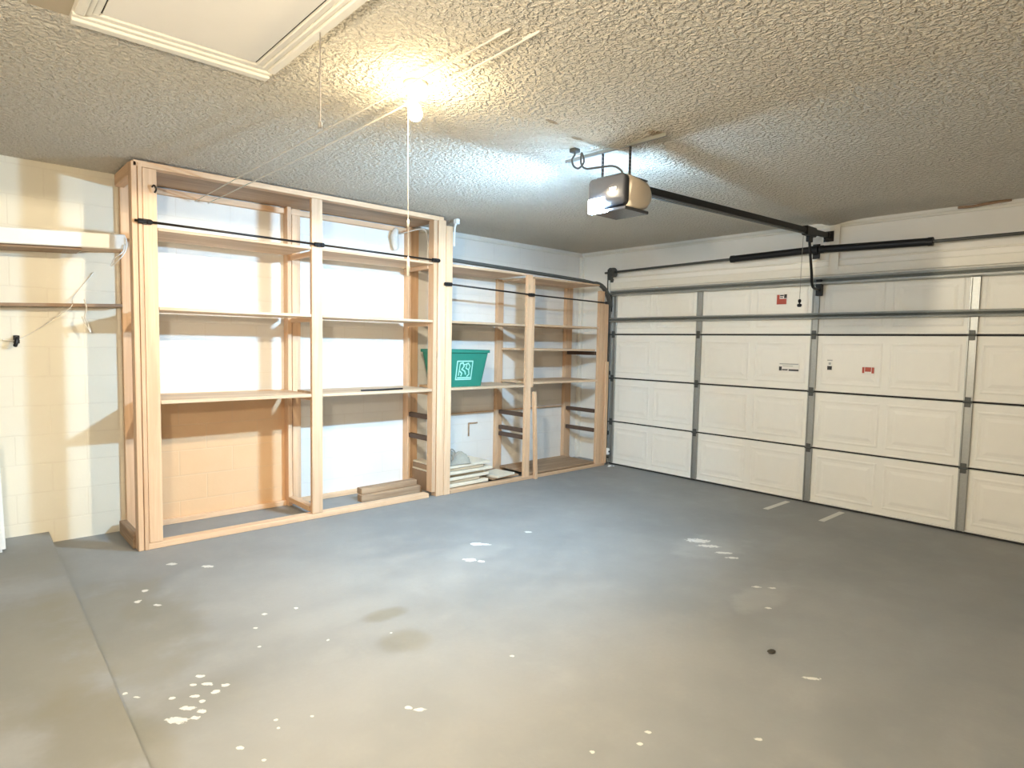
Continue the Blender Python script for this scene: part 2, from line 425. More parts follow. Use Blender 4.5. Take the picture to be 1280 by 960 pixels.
# ------------------------------------------------------------------ lamp holder with bare bulb (and an added fill globe behind the camera)
def lampholder(x, y, label, mat, string_to=None):
    t = thing('bare_bulb_light', (x, y, ZC), label, 'ceiling light')
    bm = bmesh.new(); lathe(bm, (x, y, 0), [(.054, ZC - .001), (.056, ZC - .008), (.05, ZC - .018), (.028, ZC - .026), (.024, ZC - .05), (.022, ZC - .07), (.012, ZC - .072)], 24)
    obj('lampholder', bm, M['porcelain'], t, True)
    bm = bmesh.new(); zb = ZC - .135
    prof = [(.0206, .035), (.026, .022), (.0308, .009), (.032, 0), (.030, -.014), (.022, -.026), (.010, -.032), (.001, -.033)]
    lathe(bm, (x, y, zb), prof, 20); bo = obj('bulb', bm, mat, t, True)
    bm = bmesh.new(); lathe(bm, (x, y, zb), [(.012, .066), (.014, .052), (.020, .036), (.0205, .0355)], 20); obj('bulb_collar', bm, M['white_plastic'], bo, True)
    sl = bpy.data.lights.new('bulb_beam', 'SPOT'); sl.energy = BULB_BEAM; sl.color = (1, .87, .66); sl.spot_size = math.radians(180); sl.spot_blend = .05; sl.shadow_soft_size = .025
    so = bpy.data.objects.new('bulb_beam', sl); C.objects.link(so); so.parent = t; so.location = (0, 0, -.172)
    if string_to:
        bm = bmesh.new(); sx, sy = x - .028, y + .012
        tube(bm, [(sx, sy, ZC - .045), (sx - .004, sy, ZC - .05), (sx - .002, sy, 2.3), (sx + .004, sy, string_to + .03)], .0018, 6); s = obj('pull_string', bm, M['string'], t)
        bm = bmesh.new(); lathe(bm, (sx + .002, sy, 2.0), [(.002, .03), (.006, .02), (.006, 0), (.002, -.008)], 8); obj('string_joint', bm, M['string'], s, True)
        bm = bmesh.new(); lathe(bm, (sx + .004, sy, string_to), [(.002, .06), (.005, .045), (.008, .01), (.006, -.03), (.002, -.034)], 8); obj('tassel', bm, M['string'], s, True)
    return t
lampholder(1.607, 2.449, 'glowing bare bulb with pull string on the popcorn ceiling', M['bulb'], 1.80)
wl = thing('fill_globe', (XL, .75, 1.95), 'unseen glowing globe added as fill light on the wall facing the overhead door', 'fill light')  # invented globe out of view, added to raise the fill light
bm = bmesh.new(); lathe(bm, (XL, .75, 1.95), [(.06, .001), (.062, .02), (.05, .03), (.018, .034), (.018, .06)], 20, 'X'); obj('wall_plate', bm, M['porcelain'], wl, True)
bm = bmesh.new(); lathe(bm, (XL + .145, .75, 1.95), [(.09 * math.sin(a * PI / 14), -.09 * math.cos(a * PI / 14)) for a in range(15)], 24, 'X'); obj('globe', bm, M['globe'], wl, True)

# two clotheslines under the ceiling
def line(x_wall, x_mid, x_end, y_end, label):
    bm = bmesh.new()
    tube(bm, smooth_path([(x_wall, 5.296, 2.53), (x_mid, 3.25, 2.572), (x_end, y_end + .02, 2.63), (x_end, y_end, ZC - .004)], 8), .0042, 6)
    tag(obj('clothesline', bm, M['string'], base=(x_wall, 5.3, 2.585)), label, 'cord', 'clotheslines under the ceiling')
line(1.45, 1.50, 1.575, 1.86, 'white cord strung under the ceiling, the one farther from the glowing bulb')
line(1.545, 1.622, 1.668, 1.80, 'white cord strung under the ceiling, the one passing right by the bulb')

# ------------------------------------------------------------------ shelving
POST_T = 2.62
def vpost(parent, x0, x1, y0, y1, z1, z0=0.0, mat='pineZ', label=None, name='post'):
    return box_obj(name, (x0, x1, y0, y1, z0, z1), M[mat], parent, .003, label=label)

u = thing('shelving_unit', (2.2, 5.05, 0), 'tall open pine shelving unit reaching the ceiling on the block wall', 'shelves')
# front posts
vpost(u, .912, .946, YF, YF + .089, POST_T); vpost(u, .949, .975, YF - .004, YF + .035, POST_T - .006); vpost(u, .978, 1.062, YF, YF + .038, 2.588, .045)
vpost(u, 2.151, 2.242, YF, YF + .038, 2.588, .045)
vpost(u, 3.330, 3.370, YF, YF + .089, 2.588, .045)
# wall posts
vpost(u, .945, 1.03, YW - .05, YW - .002, 2.60)
vpost(u, 2.165, 2.20, YW - .09, YW - .002, 2.60); vpost(u, 2.225, 2.30, YW - .042, YW - .002, 2.60)
vpost(u, 3.385, 3.425, YW - .09, YW - .002, 2.60); vpost(u, 3.45, 3.535, YW - .042, YW - .002, 2.60)
# plates
box_obj('top_plate', (.925, 3.44, YF, YF + .075, 2.590, 2.630), M['pineX'], u)
box_obj('top_plate', (1.02, 3.44, YW - .045, YW - .002, 2.545, 2.59), M['pineX'], u)
box_obj('top_board', (1.0, 3.44, YF + .08, YW - .05, 2.598, 2.612), M['brown_soffit'], u, .001)
box_obj('top_plate', (.914, .974, YF + .095, YW - .055, 2.545, 2.63), M['pineY'], u)
box_obj('base_plate', (.95, 3.30, YF, YF + .085, 0, .042), M['pineX'], u)
box_obj('base_plate', (1.02, 3.40, YW - .045, YW - .002, 0, .042), M['pineX'], u)
box_obj('base_plate', (.895, .945, YF + .092, YW - .055, 0, .095), M['agedY'], u, label='weathered grey sill board at the open end')
box_obj('cross_block', (2.16, 2.225, YF + .09, YW - .10, .045, .088), M['pineY'], u)
# shelves in the two bays
for (x0, x1) in ((1.065, 2.149), (2.244, 3.328)):
    for (z, t) in ((2.205, .02), (1.672, .022), (1.03, .026)):
        box_obj('shelf', (x0 + random.uniform(0, .002), x1, YF + .006, YW - .095, z - t, z), M['plyX'], u, .002)
# cleats that carry the shelves at the wall and along the posts
for (x0, x1) in ():
    for z in (2.184, 1.649, 1.003):
        box_obj('cleat', (x0, x1, YW - .036, YW - .002, z - .07, z), M['pineX'], u, .002)
for xc in (1.0, 2.205, 3.345):
    for z in (2.184, 1.649, 1.003):
        if xc == 1.0: continue
        box_obj('cleat', (xc - .02, xc + .02, YF + .095, YW - .10, z - .035, z), M['pineY'], u, .002)

w = thing('shelving_unit', (4.7, 5.05, 0), 'lower pine shelving unit between the tall unit and the overhead door', 'shelves')
vpost(w, 3.378, 3.462, YF - .005, YF + .075, 2.60); vpost(w, 3.465, 3.540, YF - .008, YF + .03, 2.555, label='pale doubled post ending below the ceiling')
vpost(w, 4.535, 4.612, YF, YF + .038, 2.198); vpost(w, 4.614, 4.650, YF + .002, YF + .089, 2.16, 1.0); vpost(w, 5.726, 5.816, YF, YF + .038, 2.11)
vpost(w, 5.822, 5.895, YF, YF + .038, 1.96); vpost(w, 5.845, 5.90, YF - .022, YF - .001, 1.27, .03, label='short pale board nailed to the last post')
vpost(w, 4.60, 4.69, YW - .05, YW - .002, 2.19); vpost(w, 5.74, 5.85, YW - .06, YW - .002, 2.19)
box_obj('shelf', (3.545, 4.52, YF + .006, YW - .055, 2.186, 2.208), M['plyX'], w, .002); box_obj('shelf', (4.652, 5.724, YF + .006, YW - .062, 2.166, 2.186), M['plyX'], w, .002)
box_obj('shelf', (3.545, 4.52, YF + .006, YW - .055, 1.652, 1.674), M['plyX'], w, .002); box_obj('shelf', (4.652, 5.724, YF + .006, YW - .062, 1.660, 1.682), M['plyX'], w, .002)
box_obj('shelf', (3.545, 4.52, YF + .006, YW - .055, 1.006, 1.030), M['plyX'], w, .002); box_obj('shelf', (4.652, 5.724, YF + .006, YW - .062, 1.032, 1.056), M['plyX'], w, .002)
box_obj('shelf', (4.652, 5.724, YF + .05, YW - .062, 1.395, 1.418), M['plyX'], w, .002)
box_obj('base_plate', (3.55, 5.88, YF - .004, YF + .06, 0, .034), M['pineX'], w); box_obj('base_plate', (3.55, 5.88, YW - .045, YW - .002, 0, .04), M['pineX'], w)
box_obj('base_board', (4.655, 5.72, YF + .02, YW - .065, .042, .062), M['agedX'], w, .002, label='dark plywood lying on the base plates')
box_obj('base_board', (4.14, 4.515, YF + .065, YW - .06, .042, .060), M['agedX'], w, .002)
for (xc, zs) in ((3.36 + .06, (.76, .55)), (4.645, (.71, .535, .46)), (5.775, (.69, .455)), (5.775, (1.39,))):
    for z in zs:
        box_obj('cleat', (xc - .019, xc + .019, YF + .08, YW - .065, z - .045, z), M['cleat_shaded'], w, .002, label='side cleat without a shelf, shade put into its colour' if z < 1 else None)
box_obj('cleat', (3.56, 4.595, YW - .03, YW - .002, .685, .70), M['pineX'], w, .002); box_obj('cleat', (4.695, 5.735, YW - .03, YW - .002, .685, .70), M['pineX'], w, .002)
for (x0, x1) in ((3.545, 4.595), (4.695, 5.735)):
    pass

# garment rods across the shelf fronts
def rod(name, pts, clamps, label):
    y = YF - .022
    t = thing(name, pts[0], label, 'rod', 'dark metal rods across the shelving')
    bm = bmesh.new(); tube(bm, pts, .0085, 8); obj('bar', bm, M['rod'], t, True)
    for c in clamps:
        bm = bmesh.new(); lathe(bm, c, [(.009, -.045), (.017, -.04), (.017, -.012), (.013, -.008), (.013, .008), (.018, .014), (.018, .035), (.010, .045)], 10, 'X')
        bx(bm, c[0] - .012, c[0] + .012, c[1], YF - .0005, c[2] - .018, c[2] + .018)
        obj('clamp', bm, M['black_metal'], t)
ry = YF - .02
rod('hanging_rod', [(.925, ry, 2.232), (2.19, ry, 2.226)], [(.985, ry, 2.231)], 'dark metal rod across the tall shelving bay next to the bare wall')
rod('hanging_rod', [(2.165, ry, 2.226), (3.352, ry, 2.220)], [(2.205, ry, 2.2255), (3.338, ry, 2.220)], 'dark metal rod across the tall shelving bay nearer the bin')
rod('hanging_rod', [(3.455, ry - .012, 2.013), (4.57, ry - .005, 1.986), (5.84, ry - .005, 1.972)], [(3.475, ry - .012, 2.012), (4.57, ry - .005, 1.986)], 'dark metal rod across the lower shelving above the green bin')

# knot of old hooks on the first post and paler bits on the third
bm = bmesh.new(); tube(bm, smooth_path([(1.035, YF - .001, 2.47), (1.04, YF - .03, 2.475), (1.05, YF - .035, 2.45), (1.045, YF - .02, 2.43)], 5), .006, 6)
tag(obj('screw_hook', bm, M['rod'], base=(1.035, YF, 2.47)), 'small dark hook screwed into the first shelving post above the rod', 'hook')
for (x, z, lab) in ((3.24, 2.47, 'pale rolled rag tucked high beside the third shelving post'),):
    bm = bmesh.new(); lathe(bm, (x, YW - .065, z), [(.012, .10), (.030, .08), (.038, .02), (.034, -.05), (.026, -.10), (.008, -.115)], 12)
    for v in bm.verts: v.co.x += .012 * math.sin(v.co.z * 40); v.co.y += .006 * math.sin(v.co.z * 55)
    tag(obj('rag_roll', bm, M['string'], base=(x, YW - .065, z), smooth=True), lab, 'rag')
bm = bmesh.new(); tube(bm, smooth_path([(3.30, YW - .06, 2.52), (3.335, YF + .2, 2.53), (3.345, YF + .13, 2.44), (3.345, YF + .12, 2.25)], 6), .006, 6)
tag(obj('drooping_cord', bm, M['string'], base=(3.3, YW - .06, 2.52)), 'short white cord drooping inside the top of the third post', 'cord')
bm = bmesh.new(); tube(bm, smooth_path([(3.60, YF + .02, 2.60), (3.575, YF + .01, 2.56), (3.565, YF + .005, 2.46), (3.57, YF + .01, 2.38)], 6), [.010] * 19, 6)
bx(bm, 3.585, 3.625, YF, YF + .05, 2.59, ZC - .002, .004)
tag(obj('cord_hook', bm, M['white_plastic'], base=(3.6, YF + .02, ZC)), 'white hook with a dangling cord end on the ceiling beside the doubled post', 'hook')

# ------------------------------------------------------------------ wall shelves left of the tall unit
a = thing('wall_shelf', (.25, 5.2, 2.06), 'thick white shelf board on the bare block wall, the upper one', 'shelf', 'shelf boards on the bare block wall')
R = Matrix.Rotation(math.radians(-3.2), 3, 'Y')
box_obj('fascia', (XL + .25, .930, 5.02, 5.045, 2.040, 2.140), M['board_white'], a, .006, R)
box_obj('shelf_board', (XL + .25, .930, 5.047, YW - .002, 2.045, 2.067), M['ply' + 'X'], a, .002, R)
box_obj('shaded_underside', (XL + .25, .68, 5.07, 5.32, 2.018, 2.036), M['board_brown'], a, .002, R, label='dark brown strip for the unlit underside of the shelf')  # added board: the shelf's brown underside with its shade painted in
b = tag(box_obj('wall_shelf', (XL + .3, .935, 5.22, YW - .002, 1.655, 1.677), M['board_brown'], None, .002, Matrix.Rotation(math.radians(-2.4), 3, 'Y'), base=(.3, 5.28, 1.66)), 'thin dark brown shelf board on the bare block wall, the lower one', 'shelf', 'shelf boards on the bare block wall')

# white cables and the black hook
def cable(name, pts, r, mat, label, cat='cable'):
    bm = bmesh.new(); tube(bm, smooth_path(pts, 6), r, 6)
    return tag(obj(name, bm, M[mat], base=pts[0], smooth=True), label, cat)
cable('looped_cable', [(.925, 5.012, 2.15), (.93, 5.008, 2.09), (.90, 5.0, 2.02), (.835, 5.0, 1.945), (.855, 5.0, 2.0), (.905, 5.005, 2.05), (.915, 5.010, 2.10)], .0045, 'white_plastic', 'white cable looped over the end of the white shelf board')
cable('hanging_cable', [(.70, 5.19, 1.72), (.712, 5.185, 1.66), (.70, 5.19, 1.60), (.72, 5.20, 1.55), (.735, 5.2, 1.49), (.70, 5.2, 1.56), (.685, 5.2, 1.60)], .0045, 'string', 'pale cable hanging below the thin brown shelf')
cable('wall_wire', [(.78, 5.335, 1.92), (.66, 5.325, 1.74), (.63, 5.205, 1.668), (.56, 5.21, 1.60), (.47, 5.31, 1.52), (.375, 5.33, 1.45), (.325, 5.325, 1.425), (.26, 5.33, 1.43)], .0035, 'string', 'thin tan wire running down the bare wall to the black hook')
bm = bmesh.new(); tube(bm, smooth_path([(.335, YW - .001, 1.44), (.335, 5.30, 1.44), (.33, 5.285, 1.41), (.322, 5.29, 1.385)], 5), [.012] * 5 + [.013] * 5 + [.012] * 5 + [.009], 8)
bx(bm, .318, .352, 5.334, YW - .0005, 1.405, 1.46, .003)
tag(obj('wall_hook', bm, M['black_metal'], base=(.335, YW, 1.43)), 'small black hook on the bare block wall below the shelves', 'hook')

# white bin half out of frame on the curb
bm = bmesh.new()
pr = [(.13, 0), (.15, .02), (.14, .30), (.135, .56), (.142, .57), (.142, .60), (.13, .61)]
k = thing('plastic_bin', (.075, 5.155, .08), 'white plastic bin at the end of the curb against the bare wall', 'bin')
bm = bmesh.new()
for (z0, z1, s0, s1) in ((.08, .26, .162, .148),):
    pass
def taper(bm, cx, cy, z0, z1, a0, b0, a1, b1):
    A = [bm.verts.new((cx + sx * a0, cy + sy * b0, z0)) for sx, sy in ((-1, -1), (1, -1), (1, 1), (-1, 1))]
    B = [bm.verts.new((cx + sx * a1, cy + sy * b1, z1)) for sx, sy in ((-1, -1), (1, -1), (1, 1), (-1, 1))]
    for i in range(4): bm.faces.new((A[i], A[(i + 1) % 4], B[(i + 1) % 4], B[i]))
    bm.faces.new(A[::-1]); bm.faces.new(B)
    es = [e for e in bm.edges]
bm = bmesh.new(); taper(bm, .075, 5.155, .08, .72, .152, .165, .136, .15)
bmesh.ops.bevel(bm, geom=bm.edges[:], offset=.018, segments=2, affect='EDGES'); obj('bin_body', bm, M['white_plastic'], k)
bm = bmesh.new(); bx(bm, -.06, .213, 4.995, 5.315, .725, .76, .008); obj('lid', bm, M['white_plastic'], k)
bm = bmesh.new(); bx(bm, .0, .17, 4.990, 5.0, .44, .60, .006); obj('vent_panel', bm, M['board_brown'], k, label='dark panel on the front')

# ------------------------------------------------------------------ green recycling bin
g_ = thing('recycling_bin', (3.76, 4.99, 1.031), 'green plastic recycling bin on the shelf beside the doubled post', 'bin')
bm = bmesh.new()
x0, x1, y0, y1, z0, z1 = 3.50, 4.055, 4.775, 5.205, 1.032, 1.398
tx, ty = .062, .05
def ring(x0, x1, y0, y1, z, r=.03, n=4):
    out = []
    for (cx, cy, a0) in ((x1 - r, y0 + r, -90), (x1 - r, y1 - r, 0), (x0 + r, y1 - r, 90), (x0 + r, y0 + r, 180)):
        for q in range(n + 1):
            an = math.radians(a0 + 90 * q / n); out.append(bm.verts.new((cx + r * math.cos(an), cy + r * math.sin(an), z)))
    return out
def bridge(A, B):
    n = len(A)
    for q in range(n): bm.faces.new((A[q], A[(q + 1) % n], B[(q + 1) % n], B[q]))
rb = [ring(x0 + tx, x1 - tx, y0 + ty, y1 - ty, z0), ring(x0 + .008, x1 - .008, y0 + .006, y1 - .006, z1 - .03), ring(x0 - .008, x1 + .008, y0 - .008, y1 + .008, z1 - .03),
      ring(x0 - .008, x1 + .008, y0 - .008, y1 + .008, z1), ring(x0 + .014, x1 - .014, y0 + .012, y1 - .012, z1), ring(x0 + tx + .006, x1 - tx - .006, y0 + ty + .006, y1 - ty - .006, z0 + .006)]
for A, B in zip(rb, rb[1:]): bridge(A, B)
bm.faces.new(rb[0][::-1]); bm.faces.new(rb[-1])
obj('bin_body', bm, M['green'], g_)
# printed emblem: pale square outline with looping leaf shapes, on the sloping front
def on_front(uu, zz):   # uu along x, zz height -> point just off the front face
    f = (zz - z0) / (z1 - .03 - z0)
    return Vector((uu, (y0 + ty) * (1 - f) + (y0 + .006) * f - .0015, zz))
bm = bmesh.new()
def stroke(pts, wd):
    for p, q in zip(pts, pts[1:]):
        d = Vector((q[0] - p[0], q[1] - p[1])); d.normalize(); n = Vector((-d.y, d.x)) * wd / 2; e = d * wd * .3
        cs = [(p[0] - e.x + n.x, p[1] - e.y + n.y), (q[0] + e.x + n.x, q[1] + e.y + n.y), (q[0] + e.x - n.x, q[1] + e.y - n.y), (p[0] - e.x - n.x, p[1] - e.y - n.y)]
        A = [bm.verts.new(on_front(*c)) for c in cs]; B = [bm.verts.new(on_front(*c) - Vector((0, .001, 0))) for c in cs]
        bm.faces.new(A[::-1]); bm.faces.new(B)
        for i in range(4): bm.faces.new((A[i], A[(i + 1) % 4], B[(i + 1) % 4], B[i]))
ex0, ex1, ez0, ez1 = 3.655, 3.845, 1.105, 1.285
stroke([(ex0 - .006, ez0), (ex0, ez1), (ex1, ez1), (ex1 - .008, ez0), (ex0 - .006, ez0)], .012)
stroke([(3.68, 1.145), (3.69, 1.26)], .010); stroke([(3.69, 1.26), (3.725, 1.27), (3.74, 1.235), (3.715, 1.205), (3.755, 1.185), (3.765, 1.155)], .014)
stroke([(3.745, 1.25), (3.79, 1.265), (3.815, 1.235), (3.80, 1.20), (3.765, 1.215), (3.775, 1.255)], .011); stroke([(3.80, 1.20), (3.81, 1.155), (3.785, 1.135)], .012)
stroke([(3.695, 1.185), (3.72, 1.165), (3.71, 1.14)], .014); stroke([(3.67, 1.122), (3.825, 1.122)], .012)
obj('emblem', bm, M['emblem'], g_, label='pale printed square emblem')

# dark strip on the middle shelf, boards on the base
bm = bmesh.new(); extrude_poly(bm, [(2.625, 4.80), (2.80, 4.775), (3.06, 4.83), (3.055, 4.855), (2.82, 4.83), (2.63, 4.825)], 'Z', 1.031, 1.043)
tag(obj('metal_strip', bm, M['black_metal'], base=(2.85, 4.81, 1.031)), 'flat black metal strip lying on the waist-high shelf', 'strip')
tag(box_obj('lumber_offcut', (2.72, 3.37, 4.97, 5.05, .0, .066), M['agedX'], None, .004, base=(3.0, 5.0, 0)), 'brown timber offcut on the floor in the base of the tall shelving, the bottom one', 'timber', 'timber offcuts in the shelving base')
tag(box_obj('lumber_offcut', (2.73, 3.34, 5.0, 5.085, .067, .122), M['agedX'], None, .004, Matrix.Rotation(math.radians(2), 3, 'Z'), base=(3.0, 5.03, .067)), 'brown timber offcut lying on top of another in the shelving base', 'timber', 'timber offcuts in the shelving base')
bm = bmesh.new()
bx(bm, -.018, .018, -.02, .02, 0, .955, .003)
rot = Matrix.Rotation(math.radians(3.4), 4, 'Y') @ Matrix.Rotation(math.radians(-1), 4, 'X')
for v in bm.verts: v.co = Matrix.Rotation(math.radians(-2.6), 4, 'Y') @ v.co + Vector((4.680, YF - .028, .0))
for v in bm.verts: v.co.z = max(v.co.z, .0)
tag(obj('leaning_board', bm, M['pineZ'], base=(4.68, YF - .03, 0)), 'narrow pale board leaning beside the middle post of the lower shelving', 'board')

# pile of boards in the base of the lower unit
zt = .0
pile = [(3.56, 4.02, 4.83, 5.24, .040, 'tan_board', 0, 'tan board at the very bottom of the pile under the green bin'),
        (3.57, 4.08, 4.80, 5.22, .036, 'cream_board', 1.5, 'cream board second from the bottom of the pile in the lower shelving'),
        (3.56, 3.98, 4.82, 5.23, .030, 'tan_board', -1, 'tan board third from the bottom of the pile in the lower shelving'),
        (3.565, 4.10, 4.81, 5.20, .034, 'cream_board', 2, 'cream board fourth from the bottom of the pile, sticking out'),
        (3.57, 4.05, 4.83, 5.24, .028, 'tan_board', -2, 'tan board fifth from the bottom of the pile in the lower shelving'),
        (3.57, 4.13, 4.79, 5.21, .030, 'cream_board', 1, 'cream board third from the top of the pile in the lower shelving'),
        (3.57, 4.03, 4.82, 5.22, .026, 'tan_board', -1.5, 'tan board second from the top of the pile in the lower shelving'),
        (3.58, 4.12, 4.82, 5.23, .030, 'cream_board', 2.5, 'cream board topmost of the pile, beneath the grey cloth')]
for (px0, px1, py0, py1, t, m, an, lab) in pile:
    bm = bmesh.new(); bx(bm, px0, px1, py0, py1, zt, zt + t - .004, .003, Matrix.Rotation(math.radians(an), 3, 'Z'))
    # a slight warp so the edges do not run perfectly parallel
    for v in bm.verts: v.co.z += .0
    tag(obj('flat_board', bm, M[m], base=((px0 + px1) / 2, (py0 + py1) / 2, zt)), lab, 'board', 'boards piled in the lower shelving')
    zt += t
# folded grey cloth on the pile
bm = bmesh.new(); n = 14
gr = [[None] * (n + 1) for _ in range(n + 1)]
for i in range(n + 1):
    for j in range(n + 1):
        s, t = i / n, j / n
        edge = min(s, 1 - s, t, 1 - t)
        hgt = .085 * min(1, edge * 7) ** .6 + .018 * math.sin(9 * s + 4 * t) * min(1, edge * 5) + .012 * math.sin(17 * t - 5 * s) * min(1, edge * 5)
        gr[i][j] = bm.verts.new((3.585 + .27 * s + .01 * math.sin(6 * t), 4.815 + .33 * t + .012 * math.sin(5 * s), zt + .002 + max(0, hgt)))
for i in range(n):
    for j in range(n): bm.faces.new((gr[i][j], gr[i + 1][j], gr[i + 1][j + 1], gr[i][j + 1]))
bot = [bm.verts.new((x, y, zt + .001)) for x, y in ((3.585, 4.815), (3.855, 4.815), (3.855, 5.145), (3.585, 5.145))]
bm.faces.new(bot[::-1])
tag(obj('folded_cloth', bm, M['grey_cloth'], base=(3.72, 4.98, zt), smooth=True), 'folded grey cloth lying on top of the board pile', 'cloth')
# dark stack visible left of the doubled post
zz = .0
for q, (t, m, lab) in enumerate(((.19, 'board_brown', 'dark brown box under the thin boards behind the doubled post'), (.02, 'cream_board', 'thin pale board lying on the dark brown box behind the doubled post'),
                                 (.05, 'board_brown', 'dark brown book-sized box between two thin pale boards behind the doubled post'), (.018, 'cream_board', 'thin pale board topmost on the dark boxes behind the doubled post'))):
    bm = bmesh.new(); bx(bm, 3.43, 3.55 - .004 * q, 4.90 + .01 * q, 5.235 - .006 * q, zz, zz + t - .002, .003)
    tag(obj('storage_box' if 'box' in m or t > .03 else 'thin_board', bm, M[m], base=(3.49, 5.05, zz)), lab, 'box' if t > .03 else 'board'); zz += t
bm = bmesh.new(); tube(bm, smooth_path([(3.62, 4.80, zt + .06), (3.64, 4.79, zt + .13), (3.60, 4.80, zt + .17), (3.585, 4.80, zt + .12), (3.60, 4.80, zt + .05)], 6), .006, 6)
# loop rests on the cloth
tag(obj('wire_loop', bm, M['grey_cord'], base=(3.62, 4.8, zt)), 'loop of grey wire standing on the grey cloth beside the doubled post', 'wire')
tag(box_obj('loose_board', (4.155, 4.44, 4.785, 5.05, .061, .085), M['cream_board'], None, .003, Matrix.Rotation(math.radians(9), 3, 'Z'), base=(4.3, 4.9, .061)), 'loose pale board lying flat between the pile and the middle post', 'board')
# angled bracket on the block wall
bm = bmesh.new(); bx(bm, 4.23, 4.36, YW - .012, YW - .001, .565, .58); bx(bm, 4.23, 4.245, YW - .012, YW - .001, .43, .565)
tag(obj('wall_bracket', bm, M['agedX'], base=(4.24, YW, .56)), 'thin brown angle bracket on the block wall above the board pile', 'bracket')

# ------------------------------------------------------------------ overhead door
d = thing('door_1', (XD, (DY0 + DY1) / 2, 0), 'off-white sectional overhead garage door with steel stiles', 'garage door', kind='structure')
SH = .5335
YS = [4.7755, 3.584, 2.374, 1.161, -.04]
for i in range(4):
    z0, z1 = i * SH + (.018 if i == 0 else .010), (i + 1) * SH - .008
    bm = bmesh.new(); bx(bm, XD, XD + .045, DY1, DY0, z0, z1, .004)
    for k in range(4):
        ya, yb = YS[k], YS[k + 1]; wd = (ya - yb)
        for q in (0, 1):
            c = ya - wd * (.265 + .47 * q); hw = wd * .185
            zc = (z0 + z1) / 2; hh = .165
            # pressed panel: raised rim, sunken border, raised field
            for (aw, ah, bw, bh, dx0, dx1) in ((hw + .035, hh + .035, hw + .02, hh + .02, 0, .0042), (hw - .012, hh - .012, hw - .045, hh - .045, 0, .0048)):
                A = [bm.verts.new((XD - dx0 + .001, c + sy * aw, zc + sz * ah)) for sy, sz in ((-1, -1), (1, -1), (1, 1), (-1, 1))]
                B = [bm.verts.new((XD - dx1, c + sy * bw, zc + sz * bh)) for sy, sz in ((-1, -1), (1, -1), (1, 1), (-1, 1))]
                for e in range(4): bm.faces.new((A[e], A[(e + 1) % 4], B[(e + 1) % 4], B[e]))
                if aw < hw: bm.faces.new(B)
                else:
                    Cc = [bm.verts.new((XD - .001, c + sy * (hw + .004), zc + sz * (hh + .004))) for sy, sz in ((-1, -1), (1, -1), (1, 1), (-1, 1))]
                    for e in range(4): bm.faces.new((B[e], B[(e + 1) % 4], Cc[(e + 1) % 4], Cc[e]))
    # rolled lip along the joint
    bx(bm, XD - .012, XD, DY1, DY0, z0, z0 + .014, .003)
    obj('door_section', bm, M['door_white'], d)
    for k in range(5):
        yc = YS[k] + {0: -.035, 4: .035}.get(k, 0); ws = .032
        bm = bmesh.new(); bx(bm, XD - .014, XD - .0005, yc - ws, yc + ws, z0, z1, .002)
        bx(bm, XD - .026, XD - .014, yc - ws, yc - ws + .010, z0, z1, .001); bx(bm, XD - .026, XD - .014, yc + ws - .010, yc + ws, z0, z1, .001)
        obj('stile', bm, M['galv'], d)
for i in (1, 2, 3):
    for k in range(5):
        yc = YS[k] + {0: -.035, 4: .035}.get(k, 0); z = i * SH
        bm = bmesh.new(); bx(bm, XD - .032, XD - .027, yc - .02, yc + .02, z + .006, z + .04, .001); bx(bm, XD - .032, XD - .027, yc - .02, yc + .02, z - .04, z - .006, .001)
        tube(bm, [(XD - .033, yc - .03, z), (XD - .033, yc + .03, z)], .008, 8); obj('hinge', bm, M['galv_dark'] if abs(z) > 0 else M['galv'], d)
def strut(z, hgt, mat):
    bm = bmesh.new(); prof = [(XD - .028, z + hgt / 2), (XD - .075, z + hgt / 2 - .008), (XD - .078, z + hgt * .2), (XD - .050, z), (XD - .078, z - hgt * .2), (XD - .075, z - hgt / 2 + .008), (XD - .028, z - hgt / 2)]
    A = [bm.verts.new((x, DY1, zz)) for x, zz in prof]; B = [bm.verts.new((x, DY0 - .01, zz)) for x, zz in prof]
    n = len(prof)
    for q in range(n): bm.faces.new((A[q], A[(q + 1) % n], B[(q + 1) % n], B[q]))
    bm.faces.new(A); bm.faces.new(B[::-1]); obj('strut', bm, mat, d)
strut(2.098, .075, M['galv']); strut(1.775, .060, M['galv'])
for i in (1, 2, 3):
    bm = bmesh.new(); bx(bm, XD + .016, XD + .03, DY1, DY0, i * SH - .007, i * SH + .009); obj('joint_backing', bm, M['rubber'], d)  # dark strips added behind the joints so the gaps read as shade
bm = bmesh.new(); bx(bm, XD - .006, XD + .04, DY1, DY0, .001, .02, .004); obj('bottom_seal', bm, M['rubber'], d)
bm = bmesh.new(); bx(bm, XD - .01, XD + .04, DY1, 2.6, .0205, .032, .003); obj('bottom_lip', bm, M['galv'], d)
